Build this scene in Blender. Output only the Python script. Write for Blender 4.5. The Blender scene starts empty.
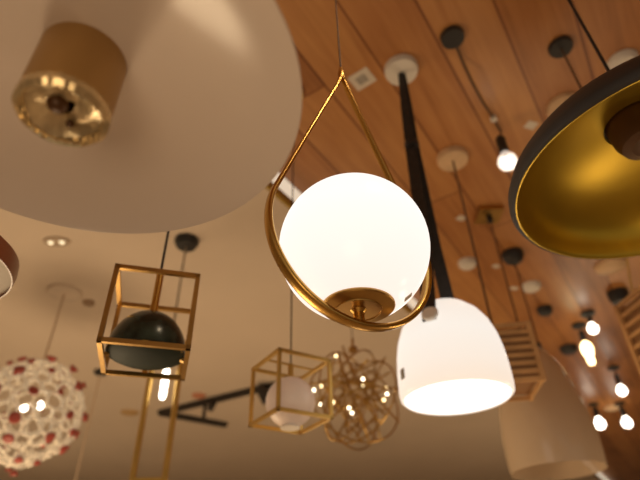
import bpy, bmesh, math, random
from mathutils import Vector, Matrix
random.seed(11)
PI = math.pi
D = bpy.data
SC = bpy.context.scene
COL = SC.collection

# ------------------------------------------------------------------ camera frame
FPX = 520.0
TH = math.atan2(520, 720.3)          # pitch up
PH = math.atan2(20, 720)             # small roll
CAM = Vector((0, 0, 1.5))
Fv = Vector((0, math.cos(TH), math.sin(TH)))
R0 = Vector((1, 0, 0)); U0 = Vector((0, -math.sin(TH), math.cos(TH)))
Rv = R0 * math.cos(PH) - U0 * math.sin(PH)
Uv = R0 * math.sin(PH) + U0 * math.cos(PH)
WOOD_Z, PLASTER_Z = 3.25, 3.10

def on_plane(px, py, z):
    """world point at height z that the photo shows at (px, py)"""
    d = Fv + Rv * ((px - 320) / FPX) + Uv * ((240 - py) / FPX)
    return CAM + d * ((z - CAM.z) / d.z)

# ------------------------------------------------------------------ materials
def _nt(name):
    m = D.materials.new(name); m.use_nodes = True
    nt = m.node_tree; nt.nodes.clear()
    return m, nt, nt.nodes.new, nt.links.new

def mat(name, color, rough=0.5, metal=0.0, var=0.08, scale=12.0, emit=None, estr=0.0, bump=0.0, coat=0.0, spec=0.5, rvar=0.0):
    m, nt, N, L = _nt(name)
    out = N('ShaderNodeOutputMaterial'); b = N('ShaderNodeBsdfPrincipled'); L(b.outputs[0], out.inputs[0])
    tc = N('ShaderNodeTexCoord'); nz = N('ShaderNodeTexNoise'); nz.inputs['Scale'].default_value = scale
    nz.inputs['Detail'].default_value = 4
    L(tc.outputs['Object'], nz.inputs['Vector'])
    r = N('ShaderNodeValToRGB')
    r.color_ramp.elements[0].position = .3; r.color_ramp.elements[1].position = .7
    r.color_ramp.elements[0].color = [c * (1 - var) for c in color] + [1]
    r.color_ramp.elements[1].color = [min(1, c * (1 + var)) for c in color] + [1]
    L(nz.outputs['Fac'], r.inputs[0]); L(r.outputs[0], b.inputs['Base Color'])
    b.inputs['Roughness'].default_value = rough; b.inputs['Metallic'].default_value = metal
    b.inputs['Coat Weight'].default_value = coat
    b.inputs['Specular IOR Level'].default_value = spec
    if rvar:
        mr = N('ShaderNodeMapRange'); mr.inputs[3].default_value = rough - rvar; mr.inputs[4].default_value = rough + rvar
        L(nz.outputs['Fac'], mr.inputs[0]); L(mr.outputs[0], b.inputs['Roughness'])
    if emit:
        b.inputs['Emission Color'].default_value = list(emit) + [1]; b.inputs['Emission Strength'].default_value = estr
    if bump:
        bp = N('ShaderNodeBump'); bp.inputs['Strength'].default_value = bump; bp.inputs['Distance'].default_value = .01
        L(nz.outputs['Fac'], bp.inputs['Height']); L(bp.outputs[0], b.inputs['Normal'])
    return m

def opal(name, stops, strength, z0, z1):
    """lit opal glass: glow changes along the object's own height"""
    m, nt, N, L = _nt(name)
    out = N('ShaderNodeOutputMaterial'); b = N('ShaderNodeBsdfPrincipled'); L(b.outputs[0], out.inputs[0])
    b.inputs['Base Color'].default_value = (.30, .28, .26, 1); b.inputs['Roughness'].default_value = .2
    b.inputs['Specular IOR Level'].default_value = .25
    tc = N('ShaderNodeTexCoord'); sx = N('ShaderNodeSeparateXYZ'); L(tc.outputs['Object'], sx.inputs[0])
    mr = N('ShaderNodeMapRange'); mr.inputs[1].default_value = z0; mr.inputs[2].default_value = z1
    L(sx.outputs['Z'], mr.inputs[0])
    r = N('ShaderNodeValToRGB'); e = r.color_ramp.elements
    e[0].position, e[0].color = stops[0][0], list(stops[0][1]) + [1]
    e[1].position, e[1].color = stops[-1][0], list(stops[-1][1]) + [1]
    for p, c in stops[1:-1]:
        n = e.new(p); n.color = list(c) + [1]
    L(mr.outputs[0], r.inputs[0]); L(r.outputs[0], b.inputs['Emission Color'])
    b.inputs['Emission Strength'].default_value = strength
    return m

def glass(name, color, alpha, rough=.08, emit=None, estr=0):
    """thin clear or smoked glass: part see-through, part sheen"""
    m, nt, N, L = _nt(name)
    out = N('ShaderNodeOutputMaterial'); mx = N('ShaderNodeMixShader'); t = N('ShaderNodeBsdfTransparent')
    b = N('ShaderNodeBsdfPrincipled')
    tc = N('ShaderNodeTexCoord'); nz = N('ShaderNodeTexNoise'); nz.inputs['Scale'].default_value = 6
    L(tc.outputs['Object'], nz.inputs['Vector'])
    r = N('ShaderNodeValToRGB'); r.color_ramp.elements[0].color = [c * .9 for c in color] + [1]; r.color_ramp.elements[1].color = list(color) + [1]
    L(nz.outputs['Fac'], r.inputs[0]); L(r.outputs[0], b.inputs['Base Color'])
    b.inputs['Roughness'].default_value = rough
    if emit:
        b.inputs['Emission Color'].default_value = list(emit) + [1]; b.inputs['Emission Strength'].default_value = estr
    mx.inputs[0].default_value = alpha
    L(t.outputs[0], mx.inputs[1]); L(b.outputs[0], mx.inputs[2]); L(mx.outputs[0], out.inputs[0])
    return m

def plank_mat(name, ang):
    m, nt, N, L = _nt(name)
    def M(op, a, b_=None):
        n = N('ShaderNodeMath'); n.operation = op
        if hasattr(a, 'links'): L(a, n.inputs[0])
        else: n.inputs[0].default_value = a
        if b_ is not None:
            if hasattr(b_, 'links'): L(b_, n.inputs[1])
            else: n.inputs[1].default_value = b_
        return n.outputs[0]
    out = N('ShaderNodeOutputMaterial'); b = N('ShaderNodeBsdfPrincipled'); L(b.outputs[0], out.inputs[0])
    tc = N('ShaderNodeTexCoord'); mp = N('ShaderNodeMapping'); mp.vector_type = 'POINT'
    mp.inputs['Rotation'].default_value = (0, 0, -ang)
    L(tc.outputs['Object'], mp.inputs['Vector'])
    sx = N('ShaderNodeSeparateXYZ'); L(mp.outputs[0], sx.inputs[0])
    v = M('DIVIDE', sx.outputs['Y'], .23)
    row = M('FLOOR', v); fr = M('FRACT', v)
    wn = N('ShaderNodeTexWhiteNoise'); wn.noise_dimensions = '1D'; L(row, wn.inputs['W'])
    u = M('ADD', M('DIVIDE', sx.outputs['X'], 2.6), M('MULTIPLY', wn.outputs['Value'], 7.0))
    cell = M('FLOOR', u); fu = M('FRACT', u)
    wn2 = N('ShaderNodeTexWhiteNoise'); wn2.noise_dimensions = '2D'
    cb = N('ShaderNodeCombineXYZ'); L(row, cb.inputs[0]); L(cell, cb.inputs[1]); L(cb.outputs[0], wn2.inputs['Vector'])
    # grain, stretched along the boards
    g = N('ShaderNodeCombineXYZ')
    L(M('ADD', M('MULTIPLY', sx.outputs['X'], 1.3), M('MULTIPLY', wn2.outputs['Value'], 30.0)), g.inputs[0])
    L(M('MULTIPLY', sx.outputs['Y'], 16.0), g.inputs[1])
    nz = N('ShaderNodeTexNoise'); nz.inputs['Scale'].default_value = 1.6; nz.inputs['Detail'].default_value = 6; nz.inputs['Distortion'].default_value = .6
    L(g.outputs[0], nz.inputs['Vector'])
    nz2 = N('ShaderNodeTexNoise'); nz2.inputs['Scale'].default_value = 2.2; nz2.inputs['Detail'].default_value = 3
    L(mp.outputs[0], nz2.inputs['Vector'])
    f = M('ADD', M('ADD', M('MULTIPLY', nz.outputs['Fac'], .55), M('MULTIPLY', wn2.outputs['Value'], .30)), M('MULTIPLY', nz2.outputs['Fac'], .35))
    r = N('ShaderNodeValToRGB'); e = r.color_ramp.elements
    e[0].position, e[0].color = .30, (.19, .066, .018, 1)
    e[1].position, e[1].color = .85, (.55, .260, .085, 1)
    n = e.new(.55); n.color = (.40, .160, .046, 1)
    L(f, r.inputs[0])
    seam = M('MAXIMUM', M('LESS_THAN', fr, .045), M('LESS_THAN', fu, .003))
    mx = N('ShaderNodeMixRGB'); mx.blend_type = 'MULTIPLY'; mx.inputs[2].default_value = (.48, .36, .30, 1)
    L(seam, mx.inputs[0]); L(r.outputs[0], mx.inputs[1]); L(mx.outputs[0], b.inputs['Base Color'])
    b.inputs['Roughness'].default_value = .38
    bp = N('ShaderNodeBump'); bp.inputs['Strength'].default_value = .5; bp.inputs['Distance'].default_value = .004
    L(M('SUBTRACT', M('MULTIPLY', nz.outputs['Fac'], .3), seam), bp.inputs['Height']); L(bp.outputs[0], b.inputs['Normal'])
    return m

BRASS = mat('brushed_brass', (.60, .36, .095), .27, 1.0, .08, 6, rvar=.03)
BRASS_D = mat('aged_brass', (.50, .30, .09), .34, 1.0, .14, 14)
BRASS_P = mat('pale_brass_paint', (.66, .43, .12), .42, .75, .08, 14)
GOLD_IN = mat('gold_leaf_lining', (.52, .35, .035), .31, .80, .10, 5, rvar=.05)
BLACK = mat('matt_black_metal', (.018, .016, .015), .5, 0, .2)
BLACKBAND = mat('black_spun_metal', (.040, .036, .036), .5, .2, .15, 8)
LEATHER = mat('black_leather', (.022, .019, .018), .55, 0, .3, 60, bump=.2)
MARBLE = mat('dark_green_marble', (.020, .028, .020), .24, 0, .8, 30, spec=.35)
MARBLE_U = mat('dark_green_glass_underside', (.020, .029, .021), .55, 0, .4, 9, spec=.12)
WHITEPL = mat('white_gloss_enamel', (.74, .64, .575), .14, 0, .02, 3, spec=.4)
WHITECAN = mat('cream_white_paint', (.72, .66, .58), .5, 0, .05)
BIRCH = mat('pale_birch_wood', (.66, .44, .25), .5, 0, .12, 16)
PAPER = mat('paper_tag', (.66, .58, .48), .7, 0, .06, 30)
PAPERG = mat('grey_print', (.36, .32, .27), .7, 0, .15, 80)
STEEL = mat('satin_silver', (.92, .87, .80), .45, 0, .05, 20)
ALAB = mat('alabaster', (.78, .60, .45), .4, 0, .10, 8, emit=(1, .80, .62), estr=.10)
CORALW = mat('cream_porcelain', (.78, .68, .54), .4, 0, .08, 20, emit=(1, .78, .48), estr=.16)  # faint emission stands in for the inner bulbs' light on the lattice
CORALR = mat('dull_red_glaze', (.40, .070, .050), .4, 0, .2, 20)
BROWNW = mat('red_brown_veneer', (.20, .062, .026), .35, 0, .25, 10, coat=.2)
DIFFU = mat('grey_white_diffuser', (.56, .50, .42), .5, 0, .04)
SLATW = mat('tan_slat_wood', (.66, .38, .16), .5, 0, .15, 14)
TAUPE = glass('smoked_taupe_glass', (.76, .60, .43), .90, .15)
CLEARG = glass('clear_bulb_glass', (.9, .86, .8), .25, .05)
AMBERG = mat('amber_brass_tube', (.42, .25, .085), .42, .55, .06, 5)
CRYST = mat('champagne_crystal', (.72, .56, .32), .10, .65, .25, 30)
CRYST_IN = mat('champagne_reflector', (.66, .54, .34), .32, .6, .35, 38, bump=.5)
DARKHOLE = mat('dark_brown_socket', (.075, .030, .008), .45, .2, .2)
CORDB = mat('black_cord', (.015, .012, .012), .6, 0, .2, 60)
CORDG = mat('grey_fabric_cord', (.34, .29, .22), .7, 0, .15, 60)
CORDC = mat('cream_cord', (.58, .44, .31), .7, 0, .1, 60)
CORDBR = mat('brown_cord', (.10, .05, .025), .6, 0, .2, 60)
RUST = mat('dull_rust_metal', (.50, .20, .11), .6, 0, .1)
TRACKM = mat('black_track_aluminium', (.030, .024, .020), .45, .2, .15)
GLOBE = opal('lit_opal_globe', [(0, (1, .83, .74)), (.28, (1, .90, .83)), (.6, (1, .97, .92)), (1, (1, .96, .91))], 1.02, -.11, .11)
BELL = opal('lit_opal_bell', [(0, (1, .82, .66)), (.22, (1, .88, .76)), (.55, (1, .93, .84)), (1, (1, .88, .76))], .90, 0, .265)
BELLIN = mat('lit_bell_diffuser', (.9, .88, .84), .5, 0, .02, emit=(1, .96, .90), estr=1.6)
BULBW = mat('lit_frosted_bulb', (.9, .9, .85), .4, 0, .02, emit=(1, .90, .74), estr=7)
BULBA = mat('lit_amber_bulb', (.9, .8, .6), .4, 0, .02, emit=(1, .74, .36), estr=6)
LED = mat('lit_bead', (.9, .8, .6), .4, 0, .02, emit=(1, .78, .40), estr=5)
LEDW = mat('lit_cream_bead', (.9, .85, .7), .4, 0, .02, emit=(1, .85, .60), estr=7)

# ------------------------------------------------------------------ mesh helpers
class G:
    def __init__(s): s.bm = bmesh.new()
    def quadstrip(s, rings, closed_u=True, cap=True):
        vs = [[s.bm.verts.new(p) for p in r] for r in rings]
        n = len(vs[0])
        for a, b in zip(vs, vs[1:]):
            for i in range(n if closed_u else n - 1):
                j = (i + 1) % n
                s.bm.faces.new((a[i], a[j], b[j], b[i]))
        if cap and closed_u:
            s.bm.faces.new(list(reversed(vs[0]))); s.bm.faces.new(vs[-1])
        return s
    def lathe(s, prof, n=48, c=(0, 0, 0), jit=0):
        c = Vector(c); rings = []
        for r, z in prof:
            if r < 1e-6: rings.append([s.bm.verts.new(c + Vector((0, 0, z)))])
            else: rings.append([s.bm.verts.new(c + Vector((r * math.cos(2*PI*i/n), r * math.sin(2*PI*i/n), z))) for i in range(n)])
        for a, b in zip(rings, rings[1:]):
            for i in range(n):
                j = (i + 1) % n
                if len(a) == 1 and len(b) == 1: continue
                if len(a) == 1: s.bm.faces.new((a[0], b[j], b[i]))
                elif len(b) == 1: s.bm.faces.new((a[i], a[j], b[0]))
                else: s.bm.faces.new((a[i], a[j], b[j], b[i]))
        return s
    def tube(s, path, r, n=8, closed=False):
        path = [Vector(p) for p in path]; m = len(path); rings = []
        rr = r if isinstance(r, (list, tuple)) else [r] * m
        nrm = None
        for i, p in enumerate(path):
            if closed: t = (path[(i+1) % m] - path[i-1])
            else: t = path[min(i+1, m-1)] - path[max(i-1, 0)]
            t.normalize()
            if nrm is None:
                nrm = t.orthogonal().normalized()
            nrm = (nrm - t * nrm.dot(t)).normalized()
            bn = t.cross(nrm)
            rings.append([p + (nrm * math.cos(2*PI*k/n) + bn * math.sin(2*PI*k/n)) * rr[i] for k in range(n)])
        if closed:
            vs = [[s.bm.verts.new(p) for p in q] for q in rings]
            for i in range(m):
                a, b = vs[i], vs[(i+1) % m]
                for k in range(n): s.bm.faces.new((a[k], a[(k+1) % n], b[(k+1) % n], b[k]))
        else: s.quadstrip(rings)
        return s
    def bar(s, a, b, w, h=None, up=(0, 0, 1)):
        """square bar from a to b"""
        a, b = Vector(a), Vector(b); h = h or w
        t = (b - a).normalized(); u = Vector(up)
        if abs(t.dot(u)) > .95: u = Vector((1, 0, 0))
        x = t.cross(u).normalized(); y = x.cross(t)
        q = lambda p: [p + x * w/2 + y * h/2, p - x * w/2 + y * h/2, p - x * w/2 - y * h/2, p + x * w/2 - y * h/2]
        s.quadstrip([q(a), q(b)]); return s
    def ball(s, c, r, sub=2, scale=(1, 1, 1)):
        mt = Matrix.Translation(c) @ Matrix.Diagonal((*[r * k for k in scale], 1))
        bmesh.ops.create_icosphere(s.bm, subdivisions=sub, radius=1, matrix=mt); return s
    def build(s, name, m, parent=None, smooth=35, loc=None):
        bmesh.ops.recalc_face_normals(s.bm, faces=s.bm.faces)
        me = D.meshes.new(name); s.bm.to_mesh(me); s.bm.free()
        if smooth:
            for p in me.polygons: p.use_smooth = True
            me.set_sharp_from_angle(angle=math.radians(smooth))
        me.materials.append(m)
        o = D.objects.new(name, me); COL.objects.link(o)
        if parent: o.parent = parent
        if loc is not None: o.location = loc
        return o

def tag(o, label, cat, group=None, kind=None):
    o['label'] = label; o['category'] = cat
    if group: o['group'] = group
    if kind: o['kind'] = kind
    return o
def thing(name, loc, label, cat, group=None, rz=0):
    o = D.objects.new(name, None); COL.objects.link(o); o.location = loc; o.rotation_euler = (0, 0, rz)
    o.empty_display_size = .05
    return tag(o, label, cat, group)
def structure(o):
    o['kind'] = 'structure'; return o
def copy_tree(o, parent=None):
    c = o.copy(); COL.objects.link(c)
    if parent: c.parent = parent
    for ch in list(o.children): copy_tree(ch, c)
    return c
def cyl_prof(r, z0, z1): return [(0, z0), (r, z0), (r, z1), (0, z1)]
def cord(parent, z0, z1, m=CORDB, r=.0025, name='cord', x=0, y=0):
    return G().tube([(x, y, z0), (x, y, (z0+z1)/2), (x, y, z1)], r, 8).build(name, m, parent)
def canopy(parent, ztop, m, r=.06, h=.025, name='canopy'):
    return G().lathe([(0, ztop), (r, ztop), (r, ztop - h*.6), (r*.93, ztop - h), (0, ztop - h)], 40).build(name, m, parent)

# ------------------------------------------------------------------ room shell
dvec = on_plane(735, 590, 3.0) - CAM; dvec.z = 0; dvec.normalize()
ANG = math.atan2(dvec.y, dvec.x)
P0 = on_plane(283, 203, PLASTER_Z)
nvec = Vector((dvec.y, -dvec.x, 0))       # towards the wood side
X0, X1, Y0, Y1 = -6.0, 7.0, -3.0, 10.5
def clip(side):
    poly = [Vector((X0, Y0, 0)), Vector((X1, Y0, 0)), Vector((X1, Y1, 0)), Vector((X0, Y1, 0))]
    f = lambda p: (p - Vector((P0.x, P0.y, 0))).dot(nvec) * side
    out = []
    for i, a in enumerate(poly):
        b = poly[(i+1) % 4]
        if f(a) >= 0: out.append(a)
        if (f(a) >= 0) != (f(b) >= 0): out.append(a.lerp(b, f(a) / (f(a) - f(b))))
    return out
def slab(name, poly, z, h, m):
    g = G(); g.quadstrip([[Vector((p.x, p.y, z)) for p in poly], [Vector((p.x, p.y, z + h)) for p in poly]])
    return structure(g.build(name, m, smooth=0))
def box(name, a, b, m):
    a, b = Vector(a), Vector(b)
    g = G(); r = lambda z: [(a.x, a.y, z), (b.x, a.y, z), (b.x, b.y, z), (a.x, b.y, z)]
    g.quadstrip([r(a.z), r(b.z)]); return structure(g.build(name, m, smooth=0))
PLASTER = mat('warm_beige_plaster', (.66, .54, .42), .75, 0, .035, 1.3, bump=.05)
FLOORM = mat('polished_concrete_floor', (.42, .34, .26), .5, 0, .12, 2)
WALLM = mat('warm_grey_wall_paint', (.46, .38, .31), .7, 0, .05, 2)
slab('ceiling', clip(-1), PLASTER_Z, .30, PLASTER)
slab('ceiling', clip(1), WOOD_Z, .15, plank_mat('oiled_wood_planks', ANG))
box('floor', (X0, Y0, -.1), (X1, Y1, 0), FLOORM)
box('wall_back', (X0, Y1, 0), (X1, Y1 + .15, 3.4), WALLM)
box('wall_left', (X0 - .15, Y0, 0), (X0, Y1, 3.4), WALLM)
box('wall_right', (X1, Y0, 0), (X1 + .15, Y1, 3.4), WALLM)
# the step between the ceilings: white painted riser, brightened by its own emission, and a brass edge under it
RISER = mat('cream_riser_paint_glow', (.86, .80, .70), .5, 0, .02, emit=(1, .86, .66), estr=.6)  # emission imitates light falling on the paint; the riser is no lamp
ia = [p for p in clip(1) if abs((p - Vector((P0.x, P0.y, 0))).dot(nvec)) < 1e-4]
e0, e1 = ia[0], ia[1]
off = nvec * .006
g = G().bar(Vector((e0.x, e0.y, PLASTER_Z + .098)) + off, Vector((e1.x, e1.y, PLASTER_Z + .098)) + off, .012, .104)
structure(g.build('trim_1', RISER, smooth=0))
OLIVE = mat('olive_gold_trim', (.42, .27, .05), .45, .4, .1, 8)
g = G().bar(Vector((e0.x, e0.y, PLASTER_Z + .022)) + off*1.3, Vector((e1.x, e1.y, PLASTER_Z + .022)) + off*1.3, .018, .048)
structure(g.build('trim_2', OLIVE, smooth=0))

# ------------------------------------------------------------------ teardrop globe pendant
C = Vector((.0494, .6249, 1.9350))
t = thing('globe_pendant', C, 'glowing white glass globe pendant held in a brass teardrop loop', 'pendant lamp')
globe = G(); bmesh.ops.create_uvsphere(globe.bm, u_segments=64, v_segments=40, radius=.1095)
for v_ in globe.bm.verts:
    v_.co.z = max(v_.co.z, -.0960)      # flattened where the base plate closes it
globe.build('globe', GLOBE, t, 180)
psi = .5462; ex = Vector((math.cos(psi), math.sin(psi), 0)); ez = Vector((0, 0, 1)); nn = Vector((-math.sin(psi), math.cos(psi), 0))
rho, dz, apex = .1390, .0145, .397
# tangent from the apex onto the circle
h = apex - dz; ta = math.asin(rho / h)
path = []
aT = ta            # angle of the tangent point above the horizontal
pr = lambda a: ex * (rho * math.cos(a)) + ez * (dz + rho * math.sin(a))
left = [(PI - aT) + (PI + 2*aT) * i / 72 for i in range(73)]
arc = [pr(a) for a in left]
A = ez * apex
leg1 = [A.lerp(arc[0], i / 12) for i in range(12)]
leg2 = [arc[-1].lerp(A, i / 12) for i in range(1, 13)]
leg1[0] = A + ex * -.002; leg2[-1] = A + ex * .002
path = leg1 + arc + leg2
rings = []
for i, p in enumerate(path):
    tt = (path[min(i+1, len(path)-1)] - path[max(i-1, 0)]).normalized()
    inn = tt.cross(nn).normalized()
    kz = 1.08 - .36 * max(0, min(1, (p.z + .05) / .3))
    ring = []
    for k in range(14):
        a = 2*PI*k/14; ca, sa = math.cos(a), math.sin(a)
        sg = lambda v: math.copysign(abs(v) ** .7, v)
        ring.append(p + inn * (.0045 * kz * sg(ca)) + nn * (.0084 * kz * sg(sa)))
    rings.append(ring)
G().quadstrip(rings).build('teardrop_loop', BRASS, t, 50)
g = G().lathe([(0, apex-.004), (.006, apex-.004), (.0075, apex+.006), (.0045, apex+.02), (.003, apex+.03), (0, apex+.03)], 20)
g.build('top_joint', BRASS, t)
g = G().lathe([(0, -.1035), (.030, -.1035), (.0305, -.1045), (.032, -.1045), (.0325, -.1030), (.0485, -.1000), (.0500, -.0985), (.0500, -.0955), (.046, -.0945), (0, -.0945)], 56)
cap = g.build('base_plate', BRASS_D, t, 25)
G().lathe([(0, -.126), (.0075, -.126), (.0075, -.108), (.012, -.103), (0, -.103)], 20).build('stem', BRASS, cap)
cord(t, apex + .028, WOOD_Z - C.z - .02, CORDBR, .0016)
canopy(t, WOOD_Z - C.z, BRASS, .055)
# square sticker low on the right side of the glass
dd = (on_plane(408, 297, 3.0) - CAM).normalized(); oc = CAM - C; bq = dd.dot(oc)
dS = (CAM + dd * (-bq - math.sqrt(max(bq*bq - oc.length_squared + .1095**2, 0))) - C).normalized()
sx = dS.cross(ez).normalized(); sy = sx.cross(dS)
g = G(); q = lambda k: [dS * k + sx * a * .0045 + sy * b * .0065 for a, b in ((-1, -1), (1, -1), (1, 1), (-1, 1))]
g.quadstrip([q(.1090), q(.1104)]); g.build('sticker', PAPER, t, 0)

# ------------------------------------------------------------------ bell pendant on leather straps
Bc = Vector((.3395, 1.3205, 1.5 + .4385))
t = thing('bell_pendant', Bc, 'glowing white bell shaped glass pendant hung on black leather straps', 'pendant lamp')
HB = .274
prof = [(.136, .002), (.1435, .009), (.1455, .025), (.1445, .075), (.141, .120), (.134, .158), (.121, .196), (.101, .229), (.073, .255), (.040, .268), (0, HB)]
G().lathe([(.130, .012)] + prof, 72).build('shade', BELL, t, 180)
G().lathe([(.1365, .005), (.10, .007), (0, .008)], 64).build('diffuser', BELLIN, t, 180)
yaw = math.radians(-117)                   # the near strap faces the camera's left
hd = Vector((math.cos(yaw), math.sin(yaw), 0)); hw = hd.cross(ez)
def ribbon(g, pts, widths, th=.003):
    rings = []
    for i, p in enumerate(pts):
        tt = (pts[min(i+1, len(pts)-1)] - pts[max(i-1, 0)]).normalized()
        nr = tt.cross(hw).normalized(); w = widths[i] / 2
        rings.append([p + hw * w + nr * th/2, p - hw * w + nr * th/2, p - hw * w - nr * th/2, p + hw * w - nr * th/2])
    g.quadstrip(rings)
topz = WOOD_Z - Bc.z - .02; jz = 2.863 - Bc.z
for sgn in (1, -1):
    o_ = hd * sgn
    tip = Vector((0, -.042, 0))
    pts = [tip + o_ * .004 + ez * topz, tip * .5 + o_ * .006 + ez * (topz + jz)/2, o_ * .008 + ez * jz, o_ * .045 + ez * .50, o_ * .088 + ez * .34, o_ * .112 + ez * .258, o_ * .1285 + ez * .205, o_ * .1385 + ez * .165]
    pts = [p + hw * .004 * sgn for p in pts]
    wd = [.018, .032, .038, .041, .041, .041, .040, .036]
    g = G(); ribbon(g, pts, wd); s_ = g.build('strap', LEATHER, t, 40)
    c_ = o_ * .1375 + ez * .182
    ax = (o_ * .93 + ez * .36).normalized()
    rot = ez.rotation_difference(ax).to_matrix().to_4x4()
    g = G().lathe([(0, -.004), (.021, -.004), (.022, .005), (.018, .009), (0, .010)], 28)
    g.bm.transform(Matrix.Translation(c_) @ rot)
    b_ = g.build('button', STEEL, s_)
g = G().lathe([(.012, jz - .016), (.025, jz - .015), (.027, jz), (.025, jz + .015), (.012, jz + .016)], 20)
g.build('strap_keeper', LEATHER, t)
canopy(t, WOOD_Z - Bc.z, WHITECAN, .066, .028).location = (0, -.042, 0)
g = G(); a0 = math.radians(198)
q = lambda r: [Vector((r * math.cos(a0 + a), r * math.sin(a0 + a), z)) for a, z in ((-.06, .042), (.06, .042), (.06, .068), (-.06, .068))]
g.quadstrip([q(.1430), q(.1475)]); g.build('sticker', PAPERG, t, 0)

# ------------------------------------------------------------------ black dome pendant with gold lining
K = Vector((.6253, .6981, 1.5 + .6229))
t = thing('dome_pendant', K, 'wide black dome pendant with a gold lining at the right edge', 'pendant lamp')
outer = [(.2625, -.002), (.2680, .000), (.2725, .008), (.2715, .018), (.2620, .040), (.242, .066), (.211, .095), (.170, .121), (.120, .136), (.070, .146), (.045, .150), (.045, .185), (.030, .195), (0, .195)]
G().lathe(outer, 96).build('shade', BLACKBAND, t, 40)
inner = [(.2625, -.002), (.2590, .001), (.2575, .006), (.2560, .010), (.2530, .028), (.246, .050), (.230, .072), (.204, .094), (.165, .114), (.117, .129), (.075, .137), (.062, .139), (.060, .15), (0, .15)]
lin = G().lathe(inner, 96).build('lining', GOLD_IN, t, 40)
G().lathe([(.2605, -.0022), (.2620, -.0026), (.2632, -.0012), (.2620, .0006)], 96).build('rim', GOLD_IN, t)
sk = G().lathe([(0, .150), (.058, .150), (.054, .105), (.046, .085), (.030, .080), (0, .090)], 40).build('socket', DARKHOLE, t)
cord(t, .190, WOOD_Z - K.z - .02, CORDB, .0035)
canopy(t, WOOD_Z - K.z, BLACK, .06)

# ------------------------------------------------------------------ white dish pendant with brass tube
Sc = 1.1
Bt = Vector((-.1915, .2590, .3146)) * Sc
W = Vector((Bt.x, Bt.y, 1.5 + Bt.z + .0175 * Sc))
t = thing('dish_pendant', W, 'very wide shallow white dish pendant with a brass tube at its centre', 'pendant lamp')
RW = .181 * Sc
G().lathe([(.030, .052), (.08, .049), (.13, .038), (.165, .022), (RW - .004, .004), (RW - .0005, .0), (RW, .0012), (RW - .004, .012), (.168, .032), (.13, .047), (.08, .057), (.034, .062), (.030, .060)], 112).build('shade', WHITEPL, t, 60)
tb = -.0175 * Sc - .006
RT = .0370
tub = G().lathe([(RT - .0015, tb + .006), (RT, tb + .008), (RT, .19), (RT - .006, .198), (0, .20)], 56).build('lamp_tube', AMBERG, t)
# faceted crystal ring and wavy reflector closing the tube
g = G(); n = 56; rings = []
for r, z in ((RT - .004, tb + .010), (RT + .0008, tb + .007), (RT + .0002, tb + .001), (RT - .004, tb - .003), (RT - .006, tb + .001), (RT - .0075, tb + .006)):
    ring = []
    for i in range(n):
        k = 1 + .008 * math.sin(i * 7.3) + (.008 if i % 2 else 0)
        ring.append((r * k * math.cos(2*PI*i/n), r * k * math.sin(2*PI*i/n), z + .0005 * math.sin(i * 3.1)))
    rings.append(ring)
g.quadstrip(rings, cap=False); g.build('crystal_ring', CRYST, t, 10)
g = G(); rings = []
for r, z in ((RT - .006, .005), (.024, .010), (.017, .010), (.011, .015), (.0065, .013)):
    rings.append([(r * math.cos(2*PI*i/40), r * math.sin(2*PI*i/40), tb + z + .003 * math.sin(2*PI*i/40*2 + r*200)) for i in range(40)])
g.quadstrip(rings, cap=False)
rf = g.build('reflector', CRYST_IN, t, 180)
g = G().ball((-.004, -.004, tb + .009), .0090, 2, (1, 1, .8)); g.build('lamp_hole', DARKHOLE, rf)
g = G().ball((-.001, .015, tb + .007), .0038, 2); g.build('lamp_hole', DARKHOLE, rf)
cord(t, .19, WOOD_Z - W.z - .02, CORDB, .003)
canopy(t, WOOD_Z - W.z, WHITECAN, .06)

# ------------------------------------------------------------------ red-brown drum pendant, left edge
t = thing('drum_pendant', (-.6701, .7127, 1.9881), 'red-brown rimmed drum pendant with a pale diffuser at the left edge', 'pendant lamp')
G().lathe([(.140, .010), (.140, 0), (.1425, 0), (.1450, .018), (.1435, .034), (.130, .046), (.06, .056), (0, .058)], 72).build('shade', BROWNW, t, 40)
G().lathe([(.1405, .006), (.12, .010), (0, .012)], 64).build('diffuser', DIFFU, t)
cord(t, .055, WOOD_Z - 1.9881 - .02, CORDB, .003)
canopy(t, WOOD_Z - 1.9881, BLACK, .055)

# ------------------------------------------------------------------ cage pendants
def cage(name_label, loc, yaw, s, kind):
    t = thing('cage_pendant', loc, name_label, 'pendant lamp', 'brass cube pendants', yaw)
    a = s / 2; w = .0088
    g = G()
    for z in (-a, a):
        for sgn in (-1, 1):
            g.bar((-a - w/2, sgn * a, z), (a + w/2, sgn * a, z), w); g.bar((sgn * a, -a - w/2, z), (sgn * a, a + w/2, z), w)
    for x in (-a, a):
        for y in (-a, a): g.bar((x, y, -a), (x, y, a), w)
    g.build('frame', BRASS_D if kind == 'marble' else BRASS_P, t, 0)
    return t, a
s1 = .155; k1 = s1 / .2
L1 = Vector((-.4452, 1.2182, .6247)) * k1 + Vector((0, 0, 1.5))
t, a = cage('open brass cube pendant around a dark green dome, left of the globe', L1, .2889, s1, 'marble')
rh = a * .965; zb = -a + .014
pr_ = [(rh * math.cos(b), zb + (rh * 1.16) * math.sin(b)) for b in [PI/2 * i / 14 for i in range(15)]]
pr_[-1] = (0, pr_[-1][1])
G().lathe([(rh - .004, zb - .004), (rh, zb - .002)] + pr_, 64).build('shade', MARBLE, t, 60)
G().lathe([(rh - .003, zb - .004), (rh * .8, zb - .010), (rh * .4, zb - .014), (0, zb - .015)], 64).build('underside', MARBLE_U, t)
for i in range(4):
    an = PI/2 * i; dx, dy = math.cos(an), math.sin(an)
    g = G().bar((dx * (rh - .008), dy * (rh - .008), zb - .006), (dx * a, dy * a, -a + .004), .010, .006)
    g.build('clip', BRASS_D, t, 0)
ztop = zb + rh * 1.16
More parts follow.
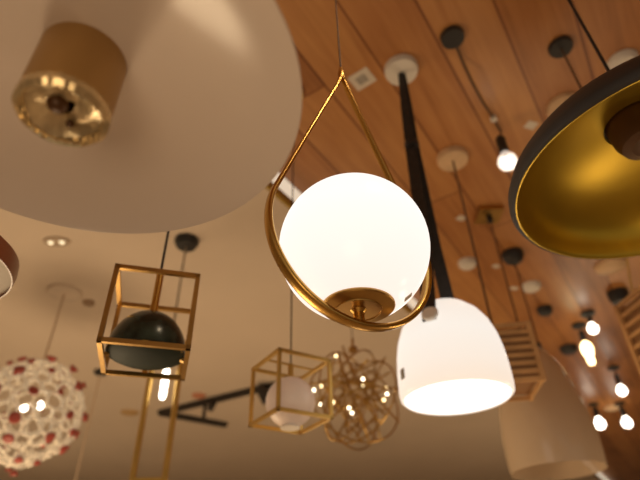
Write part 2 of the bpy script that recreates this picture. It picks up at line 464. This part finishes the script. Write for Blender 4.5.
G().lathe([(0, ztop - .002), (.012, ztop - .002), (.012, ztop + .004), (.0078, ztop + .006), (.0078, a + .046), (.003, a + .050), (0, a + .050)], 24).build('stem', BRASS, t)
cord(t, a + .046, WOOD_Z - L1.z - .02, CORDB, .0028)
canopy(t, WOOD_Z - L1.z, BLACK, .05)

k2 = .775
L2 = Vector((-.1177, 1.7811, .6334)) * k2 + Vector((0, 0, 1.5))
t, a = cage('open brass cube pendant around a pale stone globe, below the lit globe', L2, .5746, .2 * k2, 'alabaster')
g = G(); bmesh.ops.create_uvsphere(g.bm, u_segments=48, v_segments=28, radius=.0660)
g.bm.transform(Matrix.Translation((0, 0, -.026))); g.build('globe', ALAB, t, 180)
G().lathe([(0, .036), (.016, .036), (.018, .041), (.008, .044), (.008, a + .002), (0, a + .002)], 24).build('stem', BRASS_P, t)
g = G().bar((-a, 0, a), (a, 0, a), .005); g.build('cross_bar', BRASS_P, t, 0)
G().lathe([(0, -.088), (.024, -.089), (.026, -.095), (0, -.097)], 24).build('bulb_holder', STEEL, t)
cord(t, a, WOOD_Z - L2.z - .02, CORDB, .0022)
canopy(t, WOOD_Z - L2.z, BRASS_P, .04)

# ------------------------------------------------------------------ coral ball pendant
tp = on_plane(65, 292, PLASTER_Z)
CC = Vector((tp.x, tp.y, 1.5 + .885))
RC = .255
t = thing('coral_pendant', CC, 'cream lattice ball pendant with red tips, lit from inside', 'pendant lamp')
ico = bmesh.new(); bmesh.ops.create_icosphere(ico, subdivisions=3, radius=1)
ico.faces.ensure_lookup_table()
rj = random.Random(5)
cen = {}
for f in ico.faces:
    c = f.calc_center_median().normalized()
    cen[f.index] = (c + Vector((rj.uniform(-1, 1), rj.uniform(-1, 1), rj.uniform(-1, 1))) * .035).normalized() * RC * rj.uniform(.94, 1.04)
g = G()
for e in ico.edges:
    if rj.random() < .13: continue
    a_, b_ = [cen[f.index] for f in e.link_faces]
    r_ = rj.uniform(.0065, .0115)
    m_ = (a_ + b_) / 2 * rj.uniform(.98, 1.05)
    g.tube([a_, m_, b_], [r_, r_ * .85, r_], 6)
for i, c in cen.items():
    if rj.random() < .5: g.ball(c, rj.uniform(.010, .016), 1)
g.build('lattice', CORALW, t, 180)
dirs = list(cen.values()); rj.shuffle(dirs)
first = None; chosen = []
for d_ in dirs:
    if all((d_ - q_).length > .085 for q_ in chosen): chosen.append(d_)
    if len(chosen) >= 64: break
for d_ in chosen:
    if first is None:
        first = G().lathe([(0, -.016), (.012, -.012), (.026, .004), (.034, .018), (.024, .022), (0, .016)], 12).build('red_tip', CORALR, t, 180)
        o = first
    else:
        o = first.copy(); COL.objects.link(o); o.parent = t
    o.location = d_ * 1.08; o.rotation_mode = 'QUATERNION'; o.rotation_quaternion = ez.rotation_difference(d_.normalized())
    k_ = rj.uniform(.5, .9); o.scale = (k_, k_ * rj.uniform(.7, 1.1), k_)
for px, py in ((24, 408), (40, 406)):
    p = on_plane(px, py, CC.z - .05); dd = (p - CAM).normalized()
    # a bulb inside the ball, near the front of the lattice
    oc = CAM - CC; bq = dd.dot(oc); disc_ = bq*bq - (oc.length_squared - (RC * .93)**2)
    hit = CAM + dd * (-bq - math.sqrt(max(disc_, 0))) - CC
    G().lathe([(0, -.016), (.009, -.014), (.016, -.005), (.016, .004), (.010, .014), (.007, .021), (0, .021)], 16, hit).build('bulb', BULBW, t, 180)
cord(t, RC - .02, PLASTER_Z - CC.z - .01, CORDC, .006)
canopy(t, PLASTER_Z - CC.z, mat('cream_canopy_paint', (.62, .50, .385), .7), .10, .02)

# ------------------------------------------------------------------ brass branch orb pendant
OC = Vector((.165, 2.36, 1.5 + .86))
dO = (on_plane(356, 397, 2.5) - CAM).normalized() * 2.55
OC = CAM + dO; RO = .235
t = thing('branch_orb_pendant', OC, 'tangled ball pendant of thin brass rods with tiny lit beads', 'pendant lamp')
rj = random.Random(3)
for i in range(6):
    ax = Vector((rj.uniform(-1, 1), rj.uniform(-1, 1), rj.uniform(-.6, .6))).normalized()
    u_ = ax.orthogonal().normalized(); v_ = ax.cross(u_); r_ = RO * rj.uniform(.86, 1.0)
    c_ = ax * rj.uniform(-.05, .05)
    G().tube([c_ + (u_ * math.cos(2*PI*j/44) + v_ * math.sin(2*PI*j/44)) * r_ for j in range(44)], .0042, 6, True).build('hoop', BRASS_D, t)
for i in range(38):
    a_ = Vector((rj.gauss(0, 1), rj.gauss(0, 1), rj.gauss(0, 1))).normalized() * RO * rj.uniform(.5, 1)
    b_ = (a_ * -.3 + Vector((rj.gauss(0, 1), rj.gauss(0, 1), rj.gauss(0, 1))).normalized() * RO * .95)
    b_ = b_.normalized() * RO * rj.uniform(.4, 1.05)
    rod = G().tube([a_, a_.lerp(b_, .5) + Vector((rj.gauss(0, .01), rj.gauss(0, .01), rj.gauss(0, .01))), b_], .0045, 6).build('rod', BRASS_D, t)
beads = [(363, 379), (362, 386), (387, 388), (387, 394), (384, 400), (314, 390), (320, 404), (321, 386), (333, 402), (352, 413), (349, 408), (336, 356)]
for px, py in beads:
    d_ = (on_plane(px, py, 3.0) - CAM).normalized()
    p = CAM + d_ * (2.55 - rj.uniform(.0, .14)) - OC
    if p.length > RO * 1.06:
        p = p.normalized() * RO * 1.06
    G().ball(p, .0065, 2).build('bead', LED if rj.random() < .5 else LEDW, t)
G().lathe([(0, RO - .01), (.022, RO - .01), (.022, RO + .012), (.007, RO + .02), (.007, RO + .06), (0, RO + .06)], 16).build('stem', BRASS_D, t)
cord(t, RO + .05, PLASTER_Z - OC.z - .01, CORDG, .003)
canopy(t, PLASTER_Z - OC.z, BRASS_D, .05)

# ------------------------------------------------------------------ brass frame pendant with tube bulb
e_ = on_plane(187, 240, PLASTER_Z)
E_ = Vector((e_.x, e_.y, 1.5 + .86))
t = thing('rod_frame_pendant', E_, 'pendant of two long brass rods with a tall lit bulb between them', 'pendant lamp')
rods = [Vector((-.7575, 2.1786, 0)), Vector((-.6340, 2.1876, 0))]
g = G().bar((rods[0].x - E_.x - .01, rods[0].y - E_.y, .16), (rods[1].x - E_.x + .01, rods[1].y - E_.y, .16), .022)
g.build('top_bar', BRASS_P, t, 0)
for r_ in rods:
    G().tube([(r_.x - E_.x, r_.y - E_.y, .16), (r_.x - E_.x, r_.y - E_.y, -.1), (r_.x - E_.x, r_.y - E_.y, -.42)], .0125, 12).build('rod', BRASS_P, t)
g = G().bar((rods[0].x - E_.x - .01, rods[0].y - E_.y, -.42), (rods[1].x - E_.x + .01, rods[1].y - E_.y, -.42), .022)
g.build('bottom_bar', BRASS_P, t, 0)
G().lathe([(0, .16), (.016, .16), (.016, .055), (.012, .04), (0, .04)], 16).build('socket', BRASS_P, t)
G().lathe([(0, -.100), (.009, -.096), (.013, -.085), (.0145, .0), (.0145, .015), (.011, .03), (.009, .045), (0, .045)], 20).build('bulb', BULBW, t, 180)
cord(t, .16, PLASTER_Z - E_.z - .02, CORDG, .0055)
G().lathe([(0, PLASTER_Z - E_.z), (.062, PLASTER_Z - E_.z), (.062, PLASTER_Z - E_.z - .02), (.05, PLASTER_Z - E_.z - .042), (0, PLASTER_Z - E_.z - .048)], 36).build('canopy', BLACK, t)

# ------------------------------------------------------------------ plaster ceiling fittings
p = on_plane(101, 371, PLASTER_Z)
t = thing('hanging_cord', p, 'thin pale cord hanging from a small black canopy on the plaster ceiling', 'cord')
canopy(t, 0, BLACK, .050, .025); cord(t, -.03, -1.3, CORDC, .006)
G().lathe([(0, -1.30), (.02, -1.30), (.02, -1.38), (0, -1.38)], 12).build('socket', BLACK, t)
p = on_plane(57, 241, PLASTER_Z)
t = thing('twin_spot', p, 'flush twin spotlight with two small lit lenses in plaster ceiling', 'ceiling light')
g = G().lathe([(0, 0), (.055, 0), (.052, -.008), (0, -.008)], 32); g.bm.transform(Matrix.Diagonal((1.3, .75, 1, 1)))
g.build('plate', mat('tan_plate_paint', (.44, .33, .23), .6), t)
for dx in (-.030, .028):
    G().lathe([(0, -.016), (.011, -.015), (.014, -.008), (0, -.007)], 16, (dx, 0, 0)).build('lens', mat('dim_lens', (.9, .8, .6), .3, emit=(1, .85, .55), estr=.9), t)
def disc_(name, px, py, r, m, label, cat, z=PLASTER_Z, h=.02, group=None):
    p = on_plane(px, py, z)
    o = G().lathe([(0, 0), (r, 0), (r * .96, -h * .6), (r * .75, -h), (0, -h)], 32).build(name, m, None, 40, p)
    return tag(o, label, cat, group)
disc_('smoke_detector', 89, 302, .036, mat('brown_detector_paint', (.30, .19, .11), .6), 'small brown smoke detector on plaster ceiling left of the cube pendant', 'smoke detector')
disc_('sprinkler_plate', 199, 395, .062, RUST, 'small rust red round plate on plaster ceiling above the track', 'ceiling plate')
disc_('vent_plate', 130, 412, .085, mat('tan_plate', (.50, .32, .14), .6), 'dull tan round plate on plaster ceiling below the cube pendant', 'ceiling plate')

# track with spotlights
z = PLASTER_Z - .022
t = thing('lighting_track', on_plane(160, 413, z), 'black ceiling lighting track with small spotlight heads', 'track light')
o0 = t.location.copy()
a_ = on_plane(160, 413, z) - o0; b_ = on_plane(276, 385, z) - o0; c_ = on_plane(226, 425, z) - o0
G().bar(a_, b_, .06, .040).build('track_rail', TRACKM, t, 0)
G().bar(a_, c_, .06, .040).build('track_rail', TRACKM, t, 0)
def head(px, py, aim, s):
    p = on_plane(px, py, z - .03) - o0
    hd_ = G().tube([p + Vector((0, 0, .03)), p - Vector((0, 0, .03))], .016 * s, 10).build('spot_stem', TRACKM, t)
    ax = Vector(aim).normalized(); q = p - Vector((0, 0, .03))
    rot = ez.rotation_difference(ax).to_matrix().to_4x4()
    g = G().lathe([(0, -.07*s), (.030*s, -.07*s), (.045*s, -.02*s), (.058*s, .09*s), (.050*s, .09*s), (0, .05*s)], 24)
    g.bm.transform(Matrix.Translation(q) @ rot); g.build('spot_head', TRACKM, hd_)
head(263, 389, (.5, .2, -.7), .95)
head(213, 402, (-.2, -.5, -.6), .55)
p = on_plane(205, 405, z - .02) - o0
G().tube([p, p + Vector((0, 0, -.12))], .016, 10).build('drop_stem', TRACKM, t)

# ------------------------------------------------------------------ plank ceiling: slatted box pendant
SL = on_plane(452, 157, WOOD_Z)
def slat_box(loc, yaw, label, s, hgt, ztop):
    t = thing('slat_box_pendant', loc, label, 'pendant lamp', 'slatted wood box pendants', yaw)
    a = s / 2; zt = ztop - loc[2]
    for x in (-a, a):
        for y in (-a, a): G().bar((x, y, zt), (x, y, zt - hgt), .016).build('post', SLATW, t, 0)
    n = 8
    for i in range(n):
        z_ = zt - .008 - (hgt - .016) * i / (n - 1)
        g = G()
        for sg in (-1, 1):
            g.bar((-a, sg * a, z_), (a, sg * a, z_), .008, .0145); g.bar((sg * a, -a, z_), (sg * a, a, z_), .008, .0145)
        g.build('slat', SLATW, t, 0)
    g = G(); r_ = lambda z_: [(-a*.93, -a*.93, z_), (a*.93, -a*.93, z_), (a*.93, a*.93, z_), (-a*.93, a*.93, z_)]
    g.quadstrip([r_(zt - .02), r_(zt - hgt + .02)], cap=True); g.build('liner', mat('brown_paper_liner', (.30, .15, .06), .7), t, 0)
    g = G().bar((-a, 0, zt), (a, 0, zt), .014); g.build('cross_bar', SLATW, t, 0)
    cord(t, zt, -.02, CORDBR, .0045)
    return t
t = slat_box(SL, math.radians(-6), 'square tan slatted wood pendant behind the white bell shade', .196, .215, 1.5 + .826)
canopy(t, 0, BIRCH, .073, .03)
cn = on_plane(616, 306, 1.5 + .90)
yw = math.radians(8); off_ = Vector((-.11, .11, 0)); off_.rotate(Matrix.Rotation(yw, 3, 'Z'))
c2 = Vector((cn.x, cn.y, 0)) - off_
t = slat_box(Vector((c2.x, c2.y, WOOD_Z)), yw, 'square tan slatted wood pendant cut off by the right edge', .22, .30, 1.5 + .90)
canopy(t, 0, BLACK, .06, .03)

# smoked glass dome pendant
GD = on_plane(488, 213, WOOD_Z)
t = thing('glass_dome_pendant', GD, 'large smoky taupe glass dome pendant behind the slatted box', 'pendant lamp')
zt = 2.470 - WOOD_Z
gp = [(.015, 0), (.035, -.004), (.07, -.022), (.105, -.055), (.145, -.12), (.175, -.20), (.196, -.29), (.206, -.38), (.204, -.46), (.20, -.50)]
G().lathe([(r * .90, z_ * 1.06 + zt) for r, z_ in gp], 72).build('shade', TAUPE, t, 180)
G().lathe([(0, zt + .06), (.018, zt + .06), (.022, zt), (.022, zt - .06), (0, zt - .06)], 20).build('socket', BRASS_D, t)
cord(t, zt + .06, -.02, CORDBR, .0045)
g = G(); r_ = lambda z_: [(-.065, -.065, z_), (.065, -.065, z_), (.065, .065, z_), (-.065, .065, z_)]
g.quadstrip([r_(0), r_(-.025)]); g.build('canopy', BRASS_D, t, 0)
G().lathe([(0, -.025), (.016, -.025), (.016, -.06), (0, -.06)], 16).build('cord_grip', BLACK, t)

# small glass pendant under the round black canopy
KB = on_plane(512, 253, WOOD_Z)
t = thing('glass_bottle_pendant', KB, 'slim clear glass pendant under a domed black canopy beyond the slatted box', 'pendant lamp')
G().lathe([(0, 0), (.064, 0), (.064, -.025), (.053, -.055), (.026, -.075), (0, -.088)], 36).build('canopy', BLACK, t)
cord(t, -.08, -.60, CORDBR, .0045)
G().lathe([(.012, -.60), (.03, -.64), (.05, -.72), (.055, -.82), (.05, -.86)], 28).build('shade', CLEARG, t, 180)
G().lathe([(0, -.59), (.014, -.59), (.014, -.66), (0, -.66)], 16).build('socket', BLACK, t)

# ------------------------------------------------------------------ bare bulbs under the planks
def bulb_lamp(px, py, zb, rb, m, label, kind='round', cable=True, sock=.05, canr=.05, canm=BLACK):
    p = on_plane(px, py, zb)
    t = thing('bulb_pendant', Vector((p.x, p.y, WOOD_Z)), label, 'bulb', 'bare bulbs under the plank ceiling')
    z_ = zb - WOOD_Z
    if kind == 'round':
        pf = [(0, -rb), (rb*.5, -rb*.87), (rb*.87, -rb*.5), (rb, 0), (rb*.87, rb*.5), (rb*.55, rb*.95), (rb*.38, rb*1.35), (0, rb*1.35)]
    else:
        pf = [(0, -rb*3.0), (rb*.45, -rb*2.8), (rb*.62, -rb*2.2), (rb*.55, -rb*1.5), (rb*.85, -rb*.9), (rb, 0), (rb*.85, rb*.8), (rb*.4, rb*1.4), (0, rb*1.4)]
    G().lathe([(r, zz + z_) for r, zz in pf], 28).build('bulb', m, t, 180)
    zs = z_ + rb * 1.3
    ztop_ = min(zs + sock, -.012)
    G().lathe([(0, zs), (rb*.42, zs), (rb*.55, zs + .01), (rb*.5, ztop_ - .005), (rb*.25, ztop_), (0, ztop_)], 20).build('socket', BLACK, t)
    if ztop_ < -.03: cord(t, ztop_ - .002, -.015, CORDB, .004)
    canopy(t, 0, canm, canr, .02)
    return t
bulb_lamp(593, 329, 3.12, .035, BULBW, 'lit round bulb in a black socket above the amber bulb')
bulb_lamp(587, 349, 3.05, .042, BULBA, 'lit amber bulb of two bulges below the round bulb', 'amber', sock=.09)
bulb_lamp(622, 391, 3.03, .040, BULBW, 'lone lit round bulb low at the right edge of the planks', sock=.10)
bulb_lamp(600, 424, 3.04, .052, BULBW, 'lit round bulb at the bottom right beside the glass dome', sock=.10)
bulb_lamp(627, 423, 3.04, .048, BULBW, 'lit round bulb at the very bottom right corner', sock=.10)

# bulb with a swagged cord
hb = on_plane(503, 131, WOOD_Z)
pb = on_plane(507, 160, 3.03)
t = thing('swag_bulb_pendant', Vector((hb.x, hb.y, WOOD_Z)), 'lit globe bulb in a black socket on a looped cord near the black dome', 'bulb')
rb = .040; bz = 3.02 - WOOD_Z
# clear glass with a glowing core
q0 = Vector((pb.x - hb.x, pb.y - hb.y, 0))
G().lathe([(0, bz - rb), (rb*.5, bz - rb*.87), (rb*.87, bz - rb*.5), (rb, bz), (rb*.87, bz + rb*.5), (rb*.55, bz + rb*.95), (rb*.4, bz + rb*1.3)], 32, q0).build('bulb', glass('lit_bulb_glass', (.95, .9, .85), .55, .1, (1, .86, .74), .9), t, 180)
G().ball(q0 + Vector((0, 0, bz - .004)), rb * .62, 2, (1, 1, .9)).build('filament', BULBW, t)
G().lathe([(0, bz + rb*1.25), (.018, bz + rb*1.25), (.021, bz + rb*1.6), (.021, bz + .135), (.012, bz + .15), (0, bz + .15)], 20, q0).build('socket', BLACK, t)
swag = [on_plane(462, 60, WOOD_Z - .012), on_plane(472, 82, WOOD_Z - .05), on_plane(482, 101, WOOD_Z - .04), on_plane(492, 116, WOOD_Z - .012)]
base = Vector((hb.x, hb.y, WOOD_Z))
end = q0 + Vector((0, 0, bz + .145))
pts = [p_ - base for p_ in swag] + [Vector((-.01, .0, -.012)), end]
pts = [on_plane(452, 36, WOOD_Z - .012) - base] + pts
G().tube(pts, .0055, 8).build('cord', CORDBR, t)
G().lathe([(0, 0), (.014, 0), (.014, -.02), (0, -.02)], 16, on_plane(493, 117, WOOD_Z) - base).build('cord_hook', WHITECAN, t)
G().lathe([(0, 0), (.045, 0), (.042, -.022), (0, -.022)], 28, on_plane(452, 36, WOOD_Z) - base).build('canopy', BLACK, t)

# ------------------------------------------------------------------ loose canopies and tags on the planks
disc_('ceiling_canopy', 467, 262, .056, WHITECAN, 'white round canopy on planks just right of the leather strap', 'canopy', WOOD_Z, .035, 'round canopies on the plank ceiling')
disc_('ceiling_canopy', 531, 285, .062, WHITECAN, 'white round canopy on planks between the two black canopies', 'canopy', WOOD_Z, .035, 'round canopies on the plank ceiling')
disc_('ceiling_canopy', 610, 265, .095, BIRCH, 'wide pale wood canopy on planks below the rim of the black dome', 'canopy', WOOD_Z, .03, 'round canopies on the plank ceiling')
disc_('ceiling_canopy', 564, 106, .075, BIRCH, 'pale wood canopy on planks half behind the black dome', 'canopy', WOOD_Z, .03, 'round canopies on the plank ceiling')
disc_('ceiling_canopy', 622, 62, .060, WHITECAN, 'white canopy on planks peeking over the black dome', 'canopy', WOOD_Z, .03, 'round canopies on the plank ceiling')
disc_('ceiling_canopy', 544, 308, .054, BLACK, 'flat black canopy on planks above the slatted box', 'canopy', WOOD_Z, .05, 'round canopies on the plank ceiling')
disc_('ceiling_canopy', 568, 347, .070, BLACK, 'flat black canopy on planks left of the amber bulb', 'canopy', WOOD_Z, .05, 'round canopies on the plank ceiling')
disc_('ceiling_canopy', 617, 292, .068, BLACK, 'domed black canopy on planks beside the right slatted box', 'canopy', WOOD_Z, .08, 'round canopies on the plank ceiling')
disc_('ceiling_canopy', 612, 407, .085, BIRCH, 'dim pale canopy on planks at the bottom right between bulbs', 'canopy', WOOD_Z, .03, 'round canopies on the plank ceiling')
def tagcard(px, py, w, hgt, rz, label, printed=False):
    p = on_plane(px, py, WOOD_Z)
    o = G().bar((-w/2, 0, -.0015), (w/2, 0, -.0015), hgt, .003)
    o = o.build('paper_tag', PAPER, None, 0, p); o.rotation_euler = (0, 0, rz)
    tag(o, label, 'tag', 'paper tags on the plank ceiling')
    if printed: G().bar((-w*.24, 0, -.0035), (w*.24, 0, -.0035), hgt*.48, .001).build('print', PAPERG, o, 0)
tagcard(362, 79, .080, .090, math.radians(54), 'white paper tag with grey print beside the teardrop tip', True)
tagcard(531, 125, .050, .042, math.radians(20), 'plain white paper tag left of the black dome edge')
tagcard(461, 218, .046, .040, math.radians(30), 'small pale paper tag between the strap and the square canopy')
tagcard(496, 266, .046, .034, math.radians(30), 'tiny cream paper tag below the domed black canopy')
tagcard(514, 288, .056, .036, math.radians(25), 'dim paper tag left of the white canopy on the planks')

# cord beyond the black dome and the beaded wire at the right edge
p = on_plane(560, 46, WOOD_Z)
t = thing('hanging_cord', p, 'dark cord that drops from the planks behind the black dome', 'cord')
canopy(t, 0, BLACK, .045, .02); cord(t, -.02, -.95, CORDBR, .004)
G().lathe([(0, -.94), (.02, -.94), (.02, -1.02), (0, -1.02)], 16).build('socket', BLACK, t)
p = on_plane(625, 225, WOOD_Z)
t = thing('beaded_wire', p, 'thin brass wire with tiny lit beads at the right edge', 'string light')
pts = [Vector((0, 0, -.01))] + [on_plane(x_, y_, z_) - p for x_, y_, z_ in ((627, 258, 3.0), (630, 280, 2.9), (634, 300, 2.8), (638, 318, 2.7), (641, 345, 2.55), (643, 375, 2.4))]
G().tube(pts, .005, 8).build('wire', BRASS_P, t)
for x_, y_, z_ in ((638.5, 315, 2.71), (638, 343, 2.56), (643, 372, 2.4)):
    G().ball(on_plane(x_, y_, z_) - p, .016, 2).build('bead', LEDW, t)
G().lathe([(0, 0), (.03, 0), (.03, -.012), (0, -.012)], 20).build('canopy', BRASS_P, t)

# ------------------------------------------------------------------ light
def lamp(loc, power, col=(1, .74, .45), r=.25):
    l = D.lights.new('added_fill_light', 'POINT'); l.energy = power; l.color = col; l.shadow_soft_size = r  # unseen lights added as fill, much like bounce from the floor
    o = D.objects.new('added_fill_light', l); COL.objects.link(o); o.location = loc
lamp((-1.7, 2.5, .7), 82, r=.5)
lamp((-3.4, 5.4, 1.0), 30, r=.5)
lamp((1.9, 2.6, .9), 27, r=.3)
lamp((3.4, 5.4, 1.2), 34)
lamp((.2, 4.6, .7), 16, r=.4)
lamp((-.2, -1.2, .6), 26, r=.5)
lamp((1.36, 1.21, 1.20), 3.2, r=.06)  # added only to put a highlight in the gold lining
sp = D.lights.new('loop_highlight_spot', 'SPOT'); sp.energy = 14; sp.color = (1, .78, .5); sp.spot_size = math.radians(44); sp.spot_blend = .5; sp.shadow_soft_size = .05  # unseen spot added for the bright lines on the brass loop legs
so = D.objects.new('loop_highlight_spot', sp); COL.objects.link(so); so.location = (.50, .25, 3.1)
so.rotation_euler = (Vector((.02, .60, 2.16)) - Vector((.50, .25, 3.1))).to_track_quat('-Z', 'Y').to_euler()
w = D.worlds.new('shop'); SC.world = w; w.use_nodes = True
bg = w.node_tree.nodes['Background']; bg.inputs[0].default_value = (1, .80, .58, 1); bg.inputs[1].default_value = .30

# ------------------------------------------------------------------ camera
cam = D.cameras.new('camera'); co = D.objects.new('camera', cam); COL.objects.link(co)
cam.sensor_width = 36; cam.lens = FPX / 640 * 36
co.matrix_world = Matrix(((Rv.x, Uv.x, -Fv.x, CAM.x), (Rv.y, Uv.y, -Fv.y, CAM.y), (Rv.z, Uv.z, -Fv.z, CAM.z), (0, 0, 0, 1)))
cam.dof.use_dof = True; cam.dof.focus_distance = .74; cam.dof.aperture_fstop = 3.2; cam.clip_start = .02
SC.camera = co
SC.view_settings.view_transform = 'Standard'; SC.view_settings.look = 'None'
SC.view_settings.exposure = 0; SC.view_settings.gamma = 1
